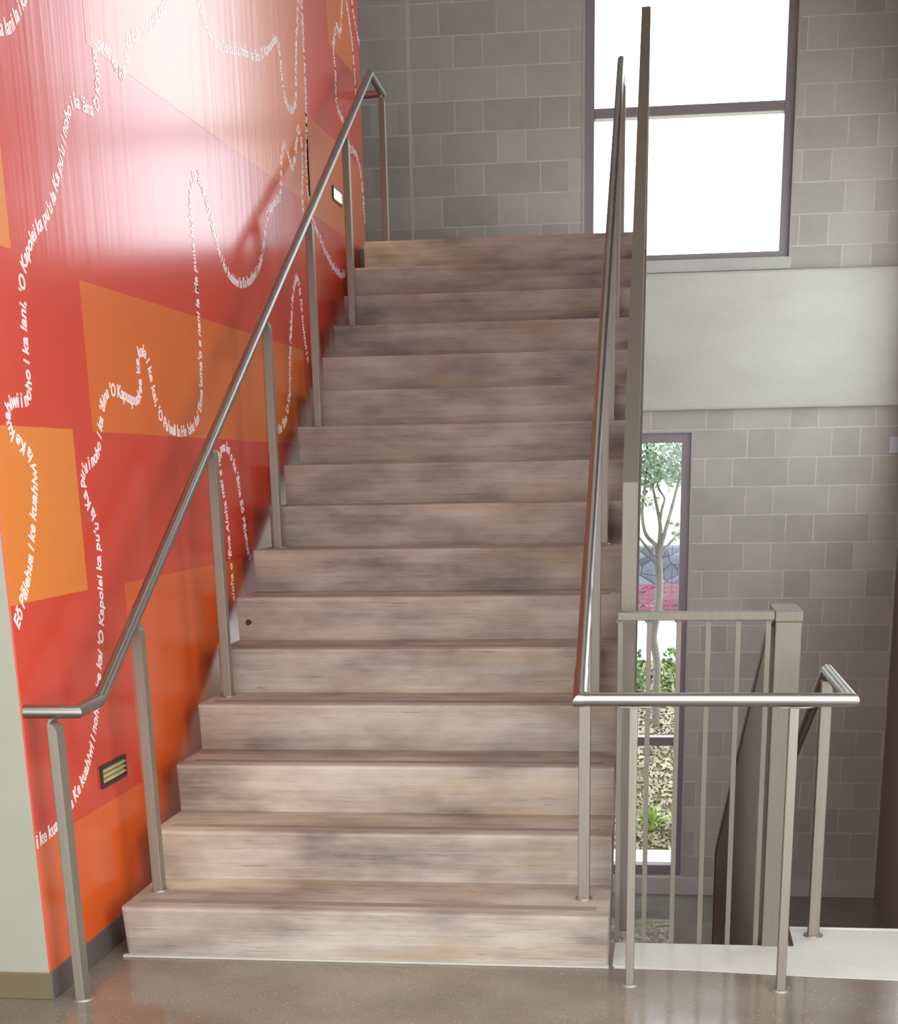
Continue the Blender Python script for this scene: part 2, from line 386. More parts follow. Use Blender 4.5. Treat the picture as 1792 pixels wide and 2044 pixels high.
# cast band and window sill on the back wall
struct('trim_1', newbox(-2.99, RX - 0.002, YB - 0.05, YB + 0.02, 1.955, 2.884, 0.018), M['band'])
struct('trim_2', newbox(1.10, 2.625, YB - 0.012, YB + 0.16, 2.890, 2.972, 0.006), M['sill'])
struct('trim_3', newbox(1.1, RX - 0.002, YB - 0.03, YB + 0.01, LOWZ, -1.605, 0.004), M['sill'])

def window(name, op, trans, label):
    x0, x1, z0, z1 = op
    bm = bmesh.new(); fw = 0.072; ya, yb = YB + 0.03, YB + 0.14
    box(bm, x0, x0+fw, ya, yb, z0, z1, 0.003); box(bm, x1-fw, x1, ya, yb, z0, z1, 0.003)
    box(bm, x0+fw, x1-fw, ya, yb, z0, z0+(0.04 if z0 > 0 else 0.077), 0.003); box(bm, x0+fw, x1-fw, ya, yb, z1-fw, z1, 0.003)
    f = struct(name, bm, M['frame'])
    a, b = trans
    obj('transom', newbox(x0+fw, x1-fw, ya, yb, a, b, 0.004), M['frame'], f)
    zs = [z0 + (0.04 if z0 > 0 else 0.077), a, b, z1-fw]
    for p, q in ((zs[0], zs[1]), (zs[2], zs[3])):
        obj('pane', newbox(x0+fw-0.004, x1-fw+0.004, ya+0.05, ya+0.056, p-0.004, q+0.004), M['glass'], f)
    c = bmesh.new()                                   # caulk joint round the frame
    for u0, u1, w0, w1 in ((x0-0.012, x0+0.004, z0, z1), (x1-0.004, x1+0.01, z0, z1), (x0, x1, z1-0.004, z1+0.01)):
        box(c, u0, u1, YB-0.002, YB+0.035, w0, w1)
    obj('caulk_joint', c, M['caulk'], f)
    return f
window('window_1', UW, (3.905, 3.969), '')
window('window_2', LW, (-0.545, -0.476), '')

# mural wall, its grey return, the other walls
struct('wall_left', newbox(-0.26, XM, YC + 0.001, 5.20, LOWZ, CEIL), M['red'])
struct('wall_lobby', newbox(-3.0, XM - 0.002, YC - 0.002, YC + 0.10, 0, CEIL), M['wall'])
def side_wall(bm, holes):
    wall_pieces(bm, 0.5, YB + 0.2, LOWZ - 0.1, CEIL, holes, 0, 0.2)
    for v in bm.verts: v.co = Vector((RX + v.co.y, v.co.x, v.co.z))
    return bm
SW = (1.0, 6.7, 1.25, 3.7)
struct('wall_right', side_wall(bmesh.new(), [SW]), M['rwall'])
bm = bmesh.new()
for a, b, c, d in ((SW[0], SW[0]+0.07, SW[2], SW[3]), (SW[1]-0.07, SW[1], SW[2], SW[3]), (3.82, 3.89, SW[2], SW[3]), (SW[0], SW[1], SW[2], SW[2]+0.07), (SW[0], SW[1], SW[3]-0.07, SW[3])):
    box(bm, RX + 0.04, RX + 0.14, a, b, c, d)
f3 = struct('window_3', bm, M['frame'])
obj('pane', newbox(RX + 0.09, RX + 0.096, SW[0] + 0.06, SW[1] - 0.06, SW[2] + 0.06, SW[3] - 0.06), M['glass'], f3)
struct('wall_landing', newbox(-3.2, -3.0, YC, YB, 0, CEIL), M['wall'])
struct('baseboard_lobby', newbox(-3.0, XM + 0.004, YC - 0.010, YC - 0.002, 0.0, 0.088, 0.003), M['base'])
struct('baseboard_left', newbox(XM, XM + 0.008, YC - 0.010, 0.9, 0.0, 0.090, 0.003), M['base2'])
# floors
SE = 0.278                                           # slab edge of the stair opening
bm = bmesh.new(); box(bm, -3.2, RX, -7.2, 0.0, -0.30, 0.0); box(bm, -3.2, 1.66, 0.0, SE, -0.30, 0.0)
bmesh.ops.remove_doubles(bm, verts=bm.verts, dist=1e-5)
struct('floor', bm, M['floor'])
bm = bmesh.new()
prism(bm, [(1.655, 0.025), (2.3, -0.035), (RX, -0.11), (RX, 0.48), (2.262, 0.48), (2.262, SE), (1.655, SE)], 'z', -0.02, 0.0015)
struct('floor_edge', bm, M['slab'])
struct('slab_edge', newbox(1.66, 2.262, 0.0, SE, -0.30, -0.02), M['slab'])
struct('slab_edge_right', newbox(2.262, RX, 0.0, 0.48, -0.30, -0.02), M['slab'])
struct('floor_lower', newbox(-3.2, 3.7, -3.0, YB + 0.1, LOWZ - 0.15, LOWZ), M['low'])
struct('floor_landing', newbox(-3.2, W(5) + 0.005, NY[15] + 0.30, YB - 0.051, TOPZ - 0.26, TOPZ), M['stair'])
# lobby shell behind the camera, with its glazed front
struct('ceiling', newbox(-3.2, 3.7, -0.45, YB + 0.2, CEIL, CEIL + 0.2), M['ceil'])
struct('ceiling_lobby', newbox(-3.2, 3.7, -7.2, -0.45, LC, LC + 0.25), M['ceil'])
struct('wall_soffit', newbox(-3.2, 3.7, -0.65, -0.45, LC + 0.25, CEIL), M['wall'])
bm = wall_pieces(bmesh.new(), -7.2, 0.5, -0.3, CEIL, [(-5.6, -0.9, 0.12, 2.9)], 0, 0.2)
for v in bm.verts: v.co = Vector((RX + v.co.y, v.co.x, v.co.z))
struct('wall_lobby_right', bm, M['wall'])
struct('wall_lobby_left', newbox(-3.2, -3.0, -7.2, YC, 0, LC), M['wall'])
struct('wall_front', wall_pieces(bmesh.new(), -3.2, 3.7, 0, LC, [(-2.9, 3.3, 0.12, 2.9)], -7.2, -7.0), M['wall'])
struct('wall_lower', newbox(-3.2, 3.7, -3.2, -3.0, LOWZ, -0.3), M['rwall'])

# ================================================================ MURAL
mural = tag(obj('wall_mural', newbox(XM, XM + 0.003, YC + 0.001, 5.195, 0.088, 5.4), M['red']),
            'big red and orange wall mural crossed by curving lines of white writing', 'mural')
def panel(mat, y0, y1, z0, z1, lab):
    obj('color_panel', newbox(XM + 0.0025, XM + 0.0036, y0, y1, z0, z1), M[mat], mural, label=lab)
panel('amber', YC + 0.001, 0.176, 1.211, 1.709, 'amber rectangle at the left edge')
panel('orange', 0.353, 3.392, 1.706, 2.165, 'long orange rectangle')
panel('orange', 0.60, 3.72, 2.888, 4.6, 'tall orange rectangle under the glare')
panel('orange', 4.325, 4.97, 3.776, 5.2, 'small orange rectangle at the top')
panel('orange', 3.69, 5.16, 2.853, 3.314, 'orange rectangle near the landing')
panel('amber', YC + 0.001, -0.158, 2.19, 2.52, 'narrow amber rectangle')
panel('deep', 0.52, 2.02, 0.502, 1.206, 'deep orange rectangle beside the steps')
panel('deep', YC + 0.001, 1.42, 0.0885, 0.4985, 'deep orange rectangle above the base')

_gl = {}
def glyph(ch):
    """verts, faces and advance of one character of the built-in font, one unit = cap size"""
    if ch in _gl: return _gl[ch]
    def dims(s):
        cu = D.curves.new('g', 'FONT'); cu.body = s; cu.size = 1.0; cu.resolution_u = 3; cu.offset = 0.018; cu.shear = 0.12
        o = D.objects.new('g', cu); COL.objects.link(o)
        bpy.context.view_layer.update()
        dg = bpy.context.evaluated_depsgraph_get(); oe = o.evaluated_get(dg); me = oe.to_mesh()
        v = [(p.co.x, p.co.y) for p in me.vertices]; f = [tuple(p.vertices) for p in me.polygons]
        oe.to_mesh_clear(); D.objects.remove(o); D.curves.remove(cu)
        return v, f
    def width(s):
        v, _ = dims(s); xs = [p[0] for p in v]; return max(xs) - min(xs)
    v, f = ([], []) if ch == ' ' else dims(ch)
    adv = width('l' + ch + 'l') - width('ll')
    if ch == ' ': adv = 0.26
    _gl[ch] = (v, f, adv)
    return _gl[ch]
def text_on_path(txt, path, size, lab):
    P = [Vector((p[0], p[1])) for p in curve_pts([(a, b, 0) for a, b in path], 6)]
    for _ in range(4): P = [P[0]] + [(P[i-1] + P[i]*2 + P[i+1]) / 4 for i in range(1, len(P)-1)] + [P[-1]]
    cum = [0.0]
    for a, b in zip(P, P[1:]): cum.append(cum[-1] + (b-a).length)
    tot = cum[-1]
    def at(s):
        s = min(max(s, 0), tot - 1e-6)
        lo = 0; hi = len(cum) - 1
        while hi - lo > 1:
            m = (lo+hi)//2
            if cum[m] <= s: lo = m
            else: hi = m
        t = (s - cum[lo]) / max(cum[hi] - cum[lo], 1e-9)
        return P[lo].lerp(P[hi], t)
    bm = bmesh.new(); s = 0.0; i = 0
    txt = txt + ' '
    while s < tot - 0.01:
        ch = txt[i % len(txt)]; i += 1
        v, f, adv = glyph(ch)
        a = adv * size * 0.92
        if s + a > tot: break
        mid = at(s + a/2); d = at(s + a/2 + 0.012) - at(s + a/2 - 0.012)
        if d.length < 1e-6: s += a; continue
        d.normalize(); n = Vector((-d.y, d.x))
        vs = []
        for gx, gy in v:
            q = mid + d * ((gx * 0.92 - adv*0.46) * size) + n * ((gy - 0.25) * size)
            vs.append(bm.verts.new((XM + 0.0045, q.x, q.y)))
        for fc in f:
            try: bm.faces.new([vs[k] for k in fc])
            except ValueError: pass
        s += a
    r = bmesh.ops.extrude_face_region(bm, geom=list(bm.faces))
    bmesh.ops.translate(bm, vec=(-0.0012, 0, 0), verts=[e for e in r['geom'] if isinstance(e, bmesh.types.BMVert)])
    return obj('text_line', bm, M['ink'], mural, label=lab)
for k, (t, p) in enumerate(TEXT):
    text_on_path(t, p, 0.060, None)

# ================================================================ STAIRCASE
stair = tag(empty('staircase', (0.8, 0, 0)), 'concrete staircase of sixteen steps rising beside the orange mural', 'staircase')
for k in range(1, 17):
    y0 = NY[k-1]; y1 = (NY[k] if k < 16 else NY[15] + 0.30); z0, z1 = (k-1)*R, k*R
    back = y1 + (0.018 if k < 16 else 0)
    if k == 1: b0, b1 = 0.0, 0.0
    else: b0, b1 = max((k-1)*R - 0.20, 0.0), max(k*R - 0.20, 0.02)
    bm = bmesh.new()
    pr = [(y0+0.016, z0 if k > 1 else 0.0), (y0+0.001, z1-0.012), (y0+0.004, z1-0.003), (y0+0.013, z1), (back, z1), (back, b1)]
    if k > 1: pr.append((y0+0.016, b0))
    else: pr[-1] = (back, 0.0)
    prism(bm, pr, 'x', 0.0, 1.0)
    for v in bm.verts: v.co.x = 0.0 if v.co.x < 0.5 else W(v.co.y)
    es = [e for e in bm.edges if abs(e.verts[0].co.x - e.verts[1].co.x) < 0.05 and abs(e.verts[0].co.z - e.verts[1].co.z) > 0.05 and min(e.verts[0].co.y, e.verts[1].co.y) < y0 + 0.02]
    bmesh.ops.bevel(bm, geom=es, offset=0.014, segments=3, affect='EDGES', profile=0.5)
    st = obj('step', bm, M['stair'], stair)
    if k < 16:
        obj('nosing_strip', newbox(0.045, W(y0) - 0.045, y0 + 0.060, y0 + 0.105, z1 - 0.004, z1 + 0.0015), M['strip'], st, label='darker gritty strip')
    if k == 1:
        bm = newbox(-0.01, W(0) + 0.002, -0.004, 0.02, 0.0, 0.007, 0.002)
        obj('grout_line', bm, M['grout'], st, label='pale grout along the foot of the bottom step')
    if k in (6, 1):
        bm = bmesh.new()
        cx, cz, rr = (0.045, z0 + 0.075, 0.013) if k == 6 else (1.455, z0 + 0.118, 0.010)
        bmesh.ops.create_circle(bm, cap_ends=True, segments=14, radius=rr, matrix=Matrix.Translation((cx, y0 + 0.0085, cz)) @ Matrix.Rotation(math.radians(90+4.8), 4, 'X'))
        for v in bm.verts: v.co.x += random.uniform(-0.003, 0.003); v.co.z += random.uniform(-0.003, 0.003)
        r = bmesh.ops.extrude_face_region(bm, geom=list(bm.faces))
        bmesh.ops.translate(bm, vec=(0, 0.008, 0), verts=[e for e in r['geom'] if isinstance(e, bmesh.types.BMVert)])
        obj('tie_hole', bm, M['dark'], st, label='dark round hole')

# ================================================================ HANDRAILS
RR = 0.0205
def railz(y): return 1.0055 + 0.572 * y
def post_bm(x, y, z0, z1, w, d, round_top=True):
    bm = bmesh.new()
    if round_top:
        pts = [(x-w/2, z0), (x+w/2, z0), (x+w/2, z1-0.040)]
        for a in range(1, 6):
            t = a/5*math.pi/2
            pts.append((x+w/2 - 0.020*(1-math.cos(t)), z1-0.040 + 0.030*math.sin(t)))
        pts += [(x+0.006, z1+0.004), (x-0.006, z1+0.004), (x-w/2, z1-0.02)]
        prism(bm, pts, 'y', y-d/2, y+d/2)
    else: box(bm, x-w/2, x+w/2, y-d/2, y+d/2, z0, z1)
    es = [e for e in bm.edges if abs(e.verts[0].co.z - e.verts[1].co.z) > 0.3]
    bmesh.ops.bevel(bm, geom=es, offset=0.003, segments=2, affect='EDGES', profile=0.5)
    return bm
def flange(parent, x, y, z, r=0.03):
    bm = bmesh.new()
    bmesh.ops.create_cone(bm, cap_ends=True, segments=24, radius1=r, radius2=r*0.92, depth=0.006, matrix=Matrix.Translation((x, y, z + 0.003)))
    obj('base_flange', bm, M['post'], parent)

hl = tag(empty('handrail', (0.06, 2, 0)), 'steel handrail along the mural side of the stairs', 'handrail')
xl = 0.063; yb0 = -0.405
pts = [(XM + 0.004, yb0, 0.902), (xl + 0.018, yb0, 0.902), (xl, -0.182, 0.902), (xl, 4.745, railz(4.745)), (xl, 5.13, railz(4.745) - 0.02), (XM + 0.004, 5.15, railz(4.745) - 0.02)]
obj('rail', tube(bmesh.new(), pts, RR, 28), M['rail'], hl, True)
for x, y, z0, w, d in ((0.012, -0.415, 0.0, 0.030, 0.055), (xl, 0.211, R, 0.035, 0.046), (xl, 1.195, 4*R, 0.035, 0.046), (xl, 2.122, 7*R, 0.035, 0.046),
                       (xl, 3.04, 10*R, 0.035, 0.046), (xl, 3.985, 13*R, 0.035, 0.046), (xl, 5.10, TOPZ, 0.035, 0.046)):
    zt = (0.902 if y < 0 else railz(y) if y < 4.7 else railz(4.745) - 0.018) - RR
    p = obj('post', post_bm(x, y, z0, zt, w, d), M['post'], hl)
    flange(p, x, y, z0, 0.036 if y < 0 else 0.03)

hr = tag(empty('handrail', (1.56, 2, 0)), 'steel handrail on the open side of the stairs, turning across the floor', 'handrail')
def xr(y): return W(y) - 0.089
yl = -0.155; xe = 2.352; ye = 0.505
pts = [(xr(4.75), 4.75, railz(4.75)), (xr(yl), yl, 0.904), (xe, yl, 0.904), (xe - 0.006, ye, 0.904), (xe - 0.006, 4.4, 0.904 - 0.4375*(4.4-ye)), (xe - 0.006, 4.75, 0.904 - 0.4375*(4.4-ye))]
pts = [(xr(4.75) , 5.10, railz(4.75) - 0.02)] + pts
obj('rail', tube(bmesh.new(), pts, RR, 28), M['rail'], hr, True)
d = (Vector(pts[1]) - Vector(pts[2])).normalized(); a = Vector(pts[2])
obj('sleeve', tube(bmesh.new(), [a + Vector((0.012, 0, 0)), a, a + d*0.135], RR + 0.0022, 28), M['rail'], hr, True, label='slightly thicker sleeve at the corner')
for x, y, z0, w, dd in ((1.716, yl+0.005, 0.0, 0.026, 0.042), (2.186, yl-0.012, 0.0, 0.028, 0.042), (2.337, 0.405, 0.0, 0.037, 0.046), (xr(0.2), 0.203, R, 0.038, 0.046),
                        (xr(1.19), 1.195, 4*R, 0.038, 0.046), (xr(2.12), 2.122, 7*R, 0.038, 0.046), (xr(3.04), 3.04, 10*R, 0.038, 0.046),
                        (xr(3.98), 3.985, 13*R, 0.038, 0.046), (xr(4.8), 5.04, TOPZ, 0.038, 0.046)):
    flat = x > 1.65
    zt = (0.904 if flat else railz(y) if y < 4.75 else railz(4.75) - 0.02) - RR
    p = obj('post', post_bm(x, y, z0, zt, w, dd, not flat), M['post'], hr)
    flange(p, x, y, z0 + (0.0015 if y > 0 and flat else 0), 0.034 if flat else 0.03)
    if flat and y < 0:
        bm = bmesh.new(); bmesh.ops.create_cone(bm, cap_ends=True, segments=28, radius1=0.058, radius2=0.058, depth=0.004, matrix=Matrix.Translation((x, yl, zt + 0.0)))
        for v in bm.verts: v.co.y = yl + (v.co.y - yl) * 0.35
        obj('saddle_plate', bm, M['post'], p)

# ================================================================ GUARDS
def dup(o, parent, loc):
    c = o.copy(); COL.objects.link(c); c.parent = parent; c.location = loc; return c
def slope_bar(x0, x1, y0, y1, f0, zt, zb):
    """bar between x0..x1 whose top follows f0(y)+zt and underside f0(y)+zb; x0,x1 are functions of y"""
    bm = bmesh.new()
    return loft(bm, [[(x0(y), y, f0(y)+zb), (x1(y), y, f0(y)+zb), (x1(y), y, f0(y)+zt), (x0(y), y, f0(y)+zt)] for y in (y0, y1)])
# rising guard beside the stairs
ga = tag(empty('guardrail', (1.68, 0.4, 0)), 'tall grey picket guard climbing along the open edge of the stairs', 'guard')
gx0 = lambda y: W(y) + 0.021; gx1 = lambda y: W(y) + 0.070
gz = lambda y: 1.520 + 0.5655 * (y - 0.40)
obj('top_rail', slope_bar(gx0, gx1, 0.40, 4.74, gz, 0.0, -0.055), M['guard'], ga)
obj('bottom_rail', slope_bar(gx0, gx1, 0.44, 4.74, gz, -1.20, -1.25), M['guard'], ga)
obj('end_post', newbox(gx0(0.4), gx1(0.4), 0.398, 0.447, 0.004, 1.519, 0.002), M['guard'], ga)
obj('end_post', newbox(gx0(4.74), gx1(4.74), 4.70, 4.75, TOPZ - 0.25, gz(4.72) - 0.05, 0.002), M['guard'], ga)
pk0 = None
y = 0.54
while y < 4.66:
    x = (gx0(y)+gx1(y))/2
    if pk0 is None:
        bm = bmesh.new(); h = 0.008
        b = -1.205; t = -0.05
        loft(bm, [[(-h, -h, b - h*0.5655), (h, -h, b - h*0.5655), (h, h, b + h*0.5655), (-h, h, b + h*0.5655)], [(-h, -h, t - h*0.5655), (h, -h, t - h*0.5655), (h, h, t + h*0.5655), (-h, h, t + h*0.5655)]])
        pk0 = obj('picket', bm, M['guard'], ga); pk0.location = (x, y, gz(y))
    else:
        dup(pk0, ga, (x, y, gz(y))).matrix_parent_inverse = pk0.matrix_parent_inverse
    y += 0.056
# guard across the edge of the floor opening
yg = 0.292
gf = tag(empty('guardrail', (1.9, yg, 0)), 'low grey picket guard across the edge of the floor opening', 'guard')
obj('top_rail', newbox(1.650, 2.150, yg - 0.022, yg + 0.022, 1.093, 1.120, 0.003), M['guard'], gf)
p0 = None
for x in (1.660, 1.752, 1.847, 1.942, 2.037, 2.132):
    if p0 is None:
        bm = newbox(-0.008, 0.008, -0.008, 0.008, -0.12, 1.094)
        for s in (-1, 1):                              # small weld fillets under the rail
            prism(bm, [(s*0.007, 1.094), (s*0.018, 1.094), (s*0.007, 1.082)], 'y', -0.006, 0.006)
        p0 = obj('picket', bm, M['guard'], gf); p0.location = (x, yg, 0)
    else: dup(p0, gf, (x, yg, 0)).matrix_parent_inverse = p0.matrix_parent_inverse
# descending guard
gd = tag(empty('guardrail', (2.19, yg, 0)), 'grey picket guard running down beside the descending flight', 'guard')
dz = lambda y: 1.120 - 0.4375 * (y - 0.34)
X0 = lambda y: 2.153; X1 = lambda y: 2.236
obj('newel', newbox(2.153, 2.236, yg - 0.022, yg + 0.03, -0.12, 1.088, 0.003), M['guard'], gd)
obj('newel_cap', newbox(2.151, 2.239, yg - 0.026, 0.56, 1.088, 1.120, 0.003), M['guard'], gd)
obj('top_rail', slope_bar(lambda y: 2.138, lambda y: 2.180, 0.34, 4.5, dz, 0.0, -0.035), M['guard'], gd)
obj('bottom_rail', slope_bar(lambda y: 2.140, lambda y: 2.180, 0.34, 4.5, dz, -1.12, -1.17), M['guard'], gd)
obj('end_post', newbox(2.135, 2.185, 4.46, 4.52, LOWZ, dz(4.5) - 0.03, 0.002), M['guard'], gd)
p1 = None; y = 0.40
while y < 4.44:
    if p1 is None:
        bm = bmesh.new(); h = 0.008; b = -1.125; t = -0.03; s = -0.4375
        loft(bm, [[(-h, -h, b - h*s), (h, -h, b - h*s), (h, h, b + h*s), (-h, h, b + h*s)], [(-h, -h, t - h*s), (h, -h, t - h*s), (h, h, t + h*s), (-h, h, t + h*s)]])
        p1 = obj('picket', bm, M['guard'], gd); p1.location = (2.150, y, dz(y))
    else: dup(p1, gd, (2.150, y, dz(y))).matrix_parent_inverse = p1.matrix_parent_inverse
    y += 0.056
# descending flight
ds = tag(empty('staircase', (2.9, 0.5, LOWZ)), 'white edged flight going down behind the floor edge at the right', 'staircase')
obj('nosing', newbox(2.262, RX - 0.004, 0.480, 0.505, -0.055, 0.0025, 0.003), M['white'], ds, label='white front edge')
for k in range(1, 10):
    z1 = -0.175*k; y0 = 0.505 + 0.4*(k-1)
    obj('step', newbox(2.262, RX - 0.004, y0, y0 + 0.4, max(z1 - 0.30, LOWZ), z1, 0.004), M['stair'], ds)

# ================================================================ STEP LIGHTS, COVER PLATE
def step_light(y0, y1, z0, z1, lab, lamp):
    t = tag(empty('step_light', (XM, (y0+y1)/2, z0)), lab, 'wall light', 'louvred step lights in the mural wall')
    x = XM + 0.003; f = 0.012
    bm = bmesh.new()
    for a, b, c, d_ in ((y0, y1, z0, z0+f), (y0, y1, z1-f, z1), (y0, y0+f, z0+f, z1-f), (y1-f, y1, z0+f, z1-f)): box(bm, x, x+0.008, a, b, c, d_)
    obj('housing', bm, M['housing'], t)
    obj('lamp_panel', newbox(x, x+0.0015, y0+f, y1-f, z0+f, z1-f), M[lamp], t)
    n = 3; h = (z1-z0-2*f)/n
    for i in range(n):
        za = z0+f+h*i
        bm = bmesh.new(); prism(bm, [(x+0.002, za+h*0.80), (x+0.010, za+h*0.55), (x+0.010, za+h*0.38), (x+0.002, za+h*0.60)], 'y', y0+f, y1-f)
        # prism axis y takes (x, z)
        obj('louvre', bm, M['louvre'], t)
    return t
step_light(0.125, 0.362, 0.556, 0.632, 'bronze louvred step light low on the mural beside the bottom steps', 'lamp_dim')
step_light(4.27, 4.51, 3.0, 3.076, 'glowing louvred step light high on the mural near the landing', 'lamp')
bm = newbox(3.388, 3.47, YB - 0.012, YB - 0.0005, 1.628, 1.745, 0.004)
cp = tag(obj('outlet_plate', bm, M['plate']), 'grey cover plate on the block wall below the cast band', 'wall plate')

# ================================================================ OUTSIDE
bm = bmesh.new()
prof = [(YB+0.2, -1.70), (7.70, -1.70), (7.74, -1.58), (8.2, -1.30), (8.8, -0.80), (9.3, -0.56), (10.2, -0.50), (12.2, -0.50)]
loft(bm, [[(x, y, z) for y, z in prof] + [(x, 12.2, -2.2), (x, YB+0.2, -2.2)] for x in (-6, 9)])
struct('ground', bm, M['soil'])
struct('kerb', newbox(-6, 9, YB + 0.22, 7.72, -1.75, -1.55, 0.01), M['kerb'])
struct('path', newbox(-12, 16, 12.2, 17.9, -0.8, -0.50), M['path'])
struct('field', loft(bmesh.new(), [[(x, 18.9, -0.6), (x, 18.9, 0.30), (x, 40, 0.45), (x, 90, 1.0), (x, 90, -0.6)] for x in (-40, 45)]), M['field'])
sw = tag(obj('stone_wall', newbox(-12, 16, 18.4, 18.9, -0.55, 0.42, 0.03), M['stone']), 'dark rough stone wall beyond the pale path outside', 'stone wall')
bm = bmesh.new()
z = -0.50
while z < -0.10:
    box(bm, -6, 10, 17.70, 17.71, z, z + 0.030); z += 0.065
x = -6
k = 0
while x < 10:
    box(bm, x, x+0.022, 17.695, 17.705, -0.5, -0.09); x += 0.16
tag(obj('safety_fence', bm, M['fence']), 'red plastic mesh safety fence in front of the dark stone wall', 'fence')

def leaf_quads(bm, c, n, rad, size, flat=1.0, up=0.3):
    for _ in range(n):
        while True:
            p = Vector((random.uniform(-1, 1), random.uniform(-1, 1), random.uniform(-1, 1)))
            if p.length < 1: break
        p = Vector(c) + Vector((p.x*rad[0], p.y*rad[1], p.z*rad[2]))
        s = size * random.uniform(0.6, 1.3)
        a = Vector((random.gauss(0, 1), random.gauss(0, 1), random.gauss(0, 0.6)+up)).normalized()
        b = a.cross(Vector((random.gauss(0, 1), random.gauss(0, 1), random.gauss(0, 1)))).normalized()
        n_ = a.cross(b)
        vs = [bm.verts.new(p), bm.verts.new(p + a*s*0.5 + b*s*0.27*flat + n_*s*0.06), bm.verts.new(p + a*s), bm.verts.new(p + a*s*0.5 - b*s*0.27*flat + n_*s*0.06)]
        bm.faces.new(vs)
    return bm
TR = tag(empty('tree', (1.72, 9.0, -0.7)), 'slim bare-stemmed tree with a pale forked trunk outside the tall window', 'tree')
J = (1.711, 9.0, 0.80)
tr = obj('trunk', tube(bmesh.new(), curve_pts([(1.722, 9.0, -0.80), (1.720, 9.0, -0.60), (1.719, 9.0, -0.43), (1.723, 9.0, -0.16), (1.700, 9.0, 0.0), (1.684, 9.0, 0.10), (1.700, 9, 0.22), (1.712, 9.0, 0.30), (1.732, 9.0, 0.50), (1.722, 9.0, 0.70), J], 4), 0.036, 10), M['bark'], TR, True)
def branch(pts, r0, r1):
    P = curve_pts(pts, 4); n = len(P)
    obj('branch', tube(bmesh.new(), P, [r0 + (r1-r0)*i/(n-1) for i in range(n)], 8), M['bark'], TR, True)
branch([J, (1.69, 9, 0.90), (1.60, 9, 1.0), (1.565, 9, 1.2), (1.59, 9, 1.44), (1.60, 9.0, 1.8)], 0.022, 0.008)
branch([J, (1.728, 9, 1.0), (1.722, 9, 1.10), (1.683, 9, 1.28), (1.655, 9, 1.40), (1.60, 9.02, 1.75)], 0.022, 0.008)
branch([(1.722, 9, 1.10), (1.742, 9, 1.22), (1.758, 9, 1.30), (1.70, 9, 1.40), (1.66, 9, 1.62)], 0.014, 0.007)
branch([J, (1.78, 9, 1.05), (1.815, 9, 1.18), (1.85, 9, 1.32), (1.90, 9, 1.55), (1.93, 9, 1.9)], 0.020, 0.008)
branch([J, (1.82, 9.05, 0.92), (1.90, 9.06, 1.0), (2.05, 9.1, 1.1)], 0.016, 0.007)
branch([J, (1.62, 8.95, 0.88), (1.52, 8.95, 1.02), (1.46, 8.9, 1.25)], 0.016, 0.007)
bm = bmesh.new()
for c, n, rad in (((1.75, 9.0, 1.85), 2600, (0.75, 0.6, 0.42)), ((1.55, 9.0, 1.55), 600, (0.30, 0.3, 0.16)), ((1.95, 9.1, 1.55), 560, (0.26, 0.3, 0.16)), ((1.72, 9.1, 1.46), 160, (0.3, 0.3, 0.10)), ((1.93, 9.0, 1.0), 70, (0.14, 0.12, 0.10)), ((1.60, 9.0, 1.26), 40, (0.12, 0.1, 0.1))):
    leaf_quads(bm, c, n, rad, 0.058)
obj('foliage', bm, M['leaf'], TR)
def shrub(x, y, z, rad, n, lab, size=0.065):
    t = tag(empty('shrub', (x, y, z)), lab, 'shrub', 'shrubs on the bank outside')
    bm = bmesh.new()
    for i in range(5):
        a = i*1.256; tube(bm, [(x, y, z), (x + math.cos(a)*rad[0]*0.35, y + math.sin(a)*rad[1]*0.35, z + rad[2]), (x + math.cos(a)*rad[0]*0.6, y + math.sin(a)*rad[1]*0.6, z + rad[2]*1.7)], [0.008, 0.006, 0.003], 6)
    obj('stem', bm, M['bark'], t)
    obj('foliage', leaf_quads(bmesh.new(), (x, y, z + rad[2]), n, rad, size, 1.2, 0.5), M['shrub'], t)
shrub(1.93, 9.45, -0.58, (0.20, 0.22, 0.28), 420, 'leafy green shrub to the right of the tree trunk')
shrub(1.53, 9.50, -0.58, (0.17, 0.2, 0.24), 300, 'leafy green shrub to the left of the tree trunk')
def strap_plant(x, y, z, n, L, lab):
    t = tag(empty('strap_leaf_plant', (x, y, z)), lab, 'plant')
    for i in range(n):
        a = random.uniform(0, 2*math.pi); ln = L*random.uniform(0.7, 1.15); w = 0.011*random.uniform(0.8, 1.3); lean = random.uniform(0.25, 0.95)
        d = Vector((math.cos(a), math.sin(a)*0.8, 0)); sd = Vector((-d.y, d.x, 0)).normalized()
        bm = bmesh.new(); prev = None
        for k in range(7):
            s = k/6
            p = Vector((x, y, z)) + d*(0.02 + ln*lean*s*s*0.9 + ln*0.15*s) + Vector((0, 0, ln*(s*(1.25-0.55*lean) - 0.62*lean*s**3)))
            ww = w*(1-s**2.5)+0.0006
            q = (bm.verts.new(p - sd*ww), bm.verts.new(p + Vector((0, 0, -ww*0.5))), bm.verts.new(p + sd*ww))
            if prev: bm.faces.new((prev[0], prev[1], q[1], q[0])); bm.faces.new((prev[1], prev[2], q[2], q[1]))
            prev = q
        obj('leaf', bm, M['lily'], t)
strap_plant(1.71, 7.98, -1.46, 46, 0.36, 'clump of long green strap leaves at the foot of the bank outside')
bm = bmesh.new()
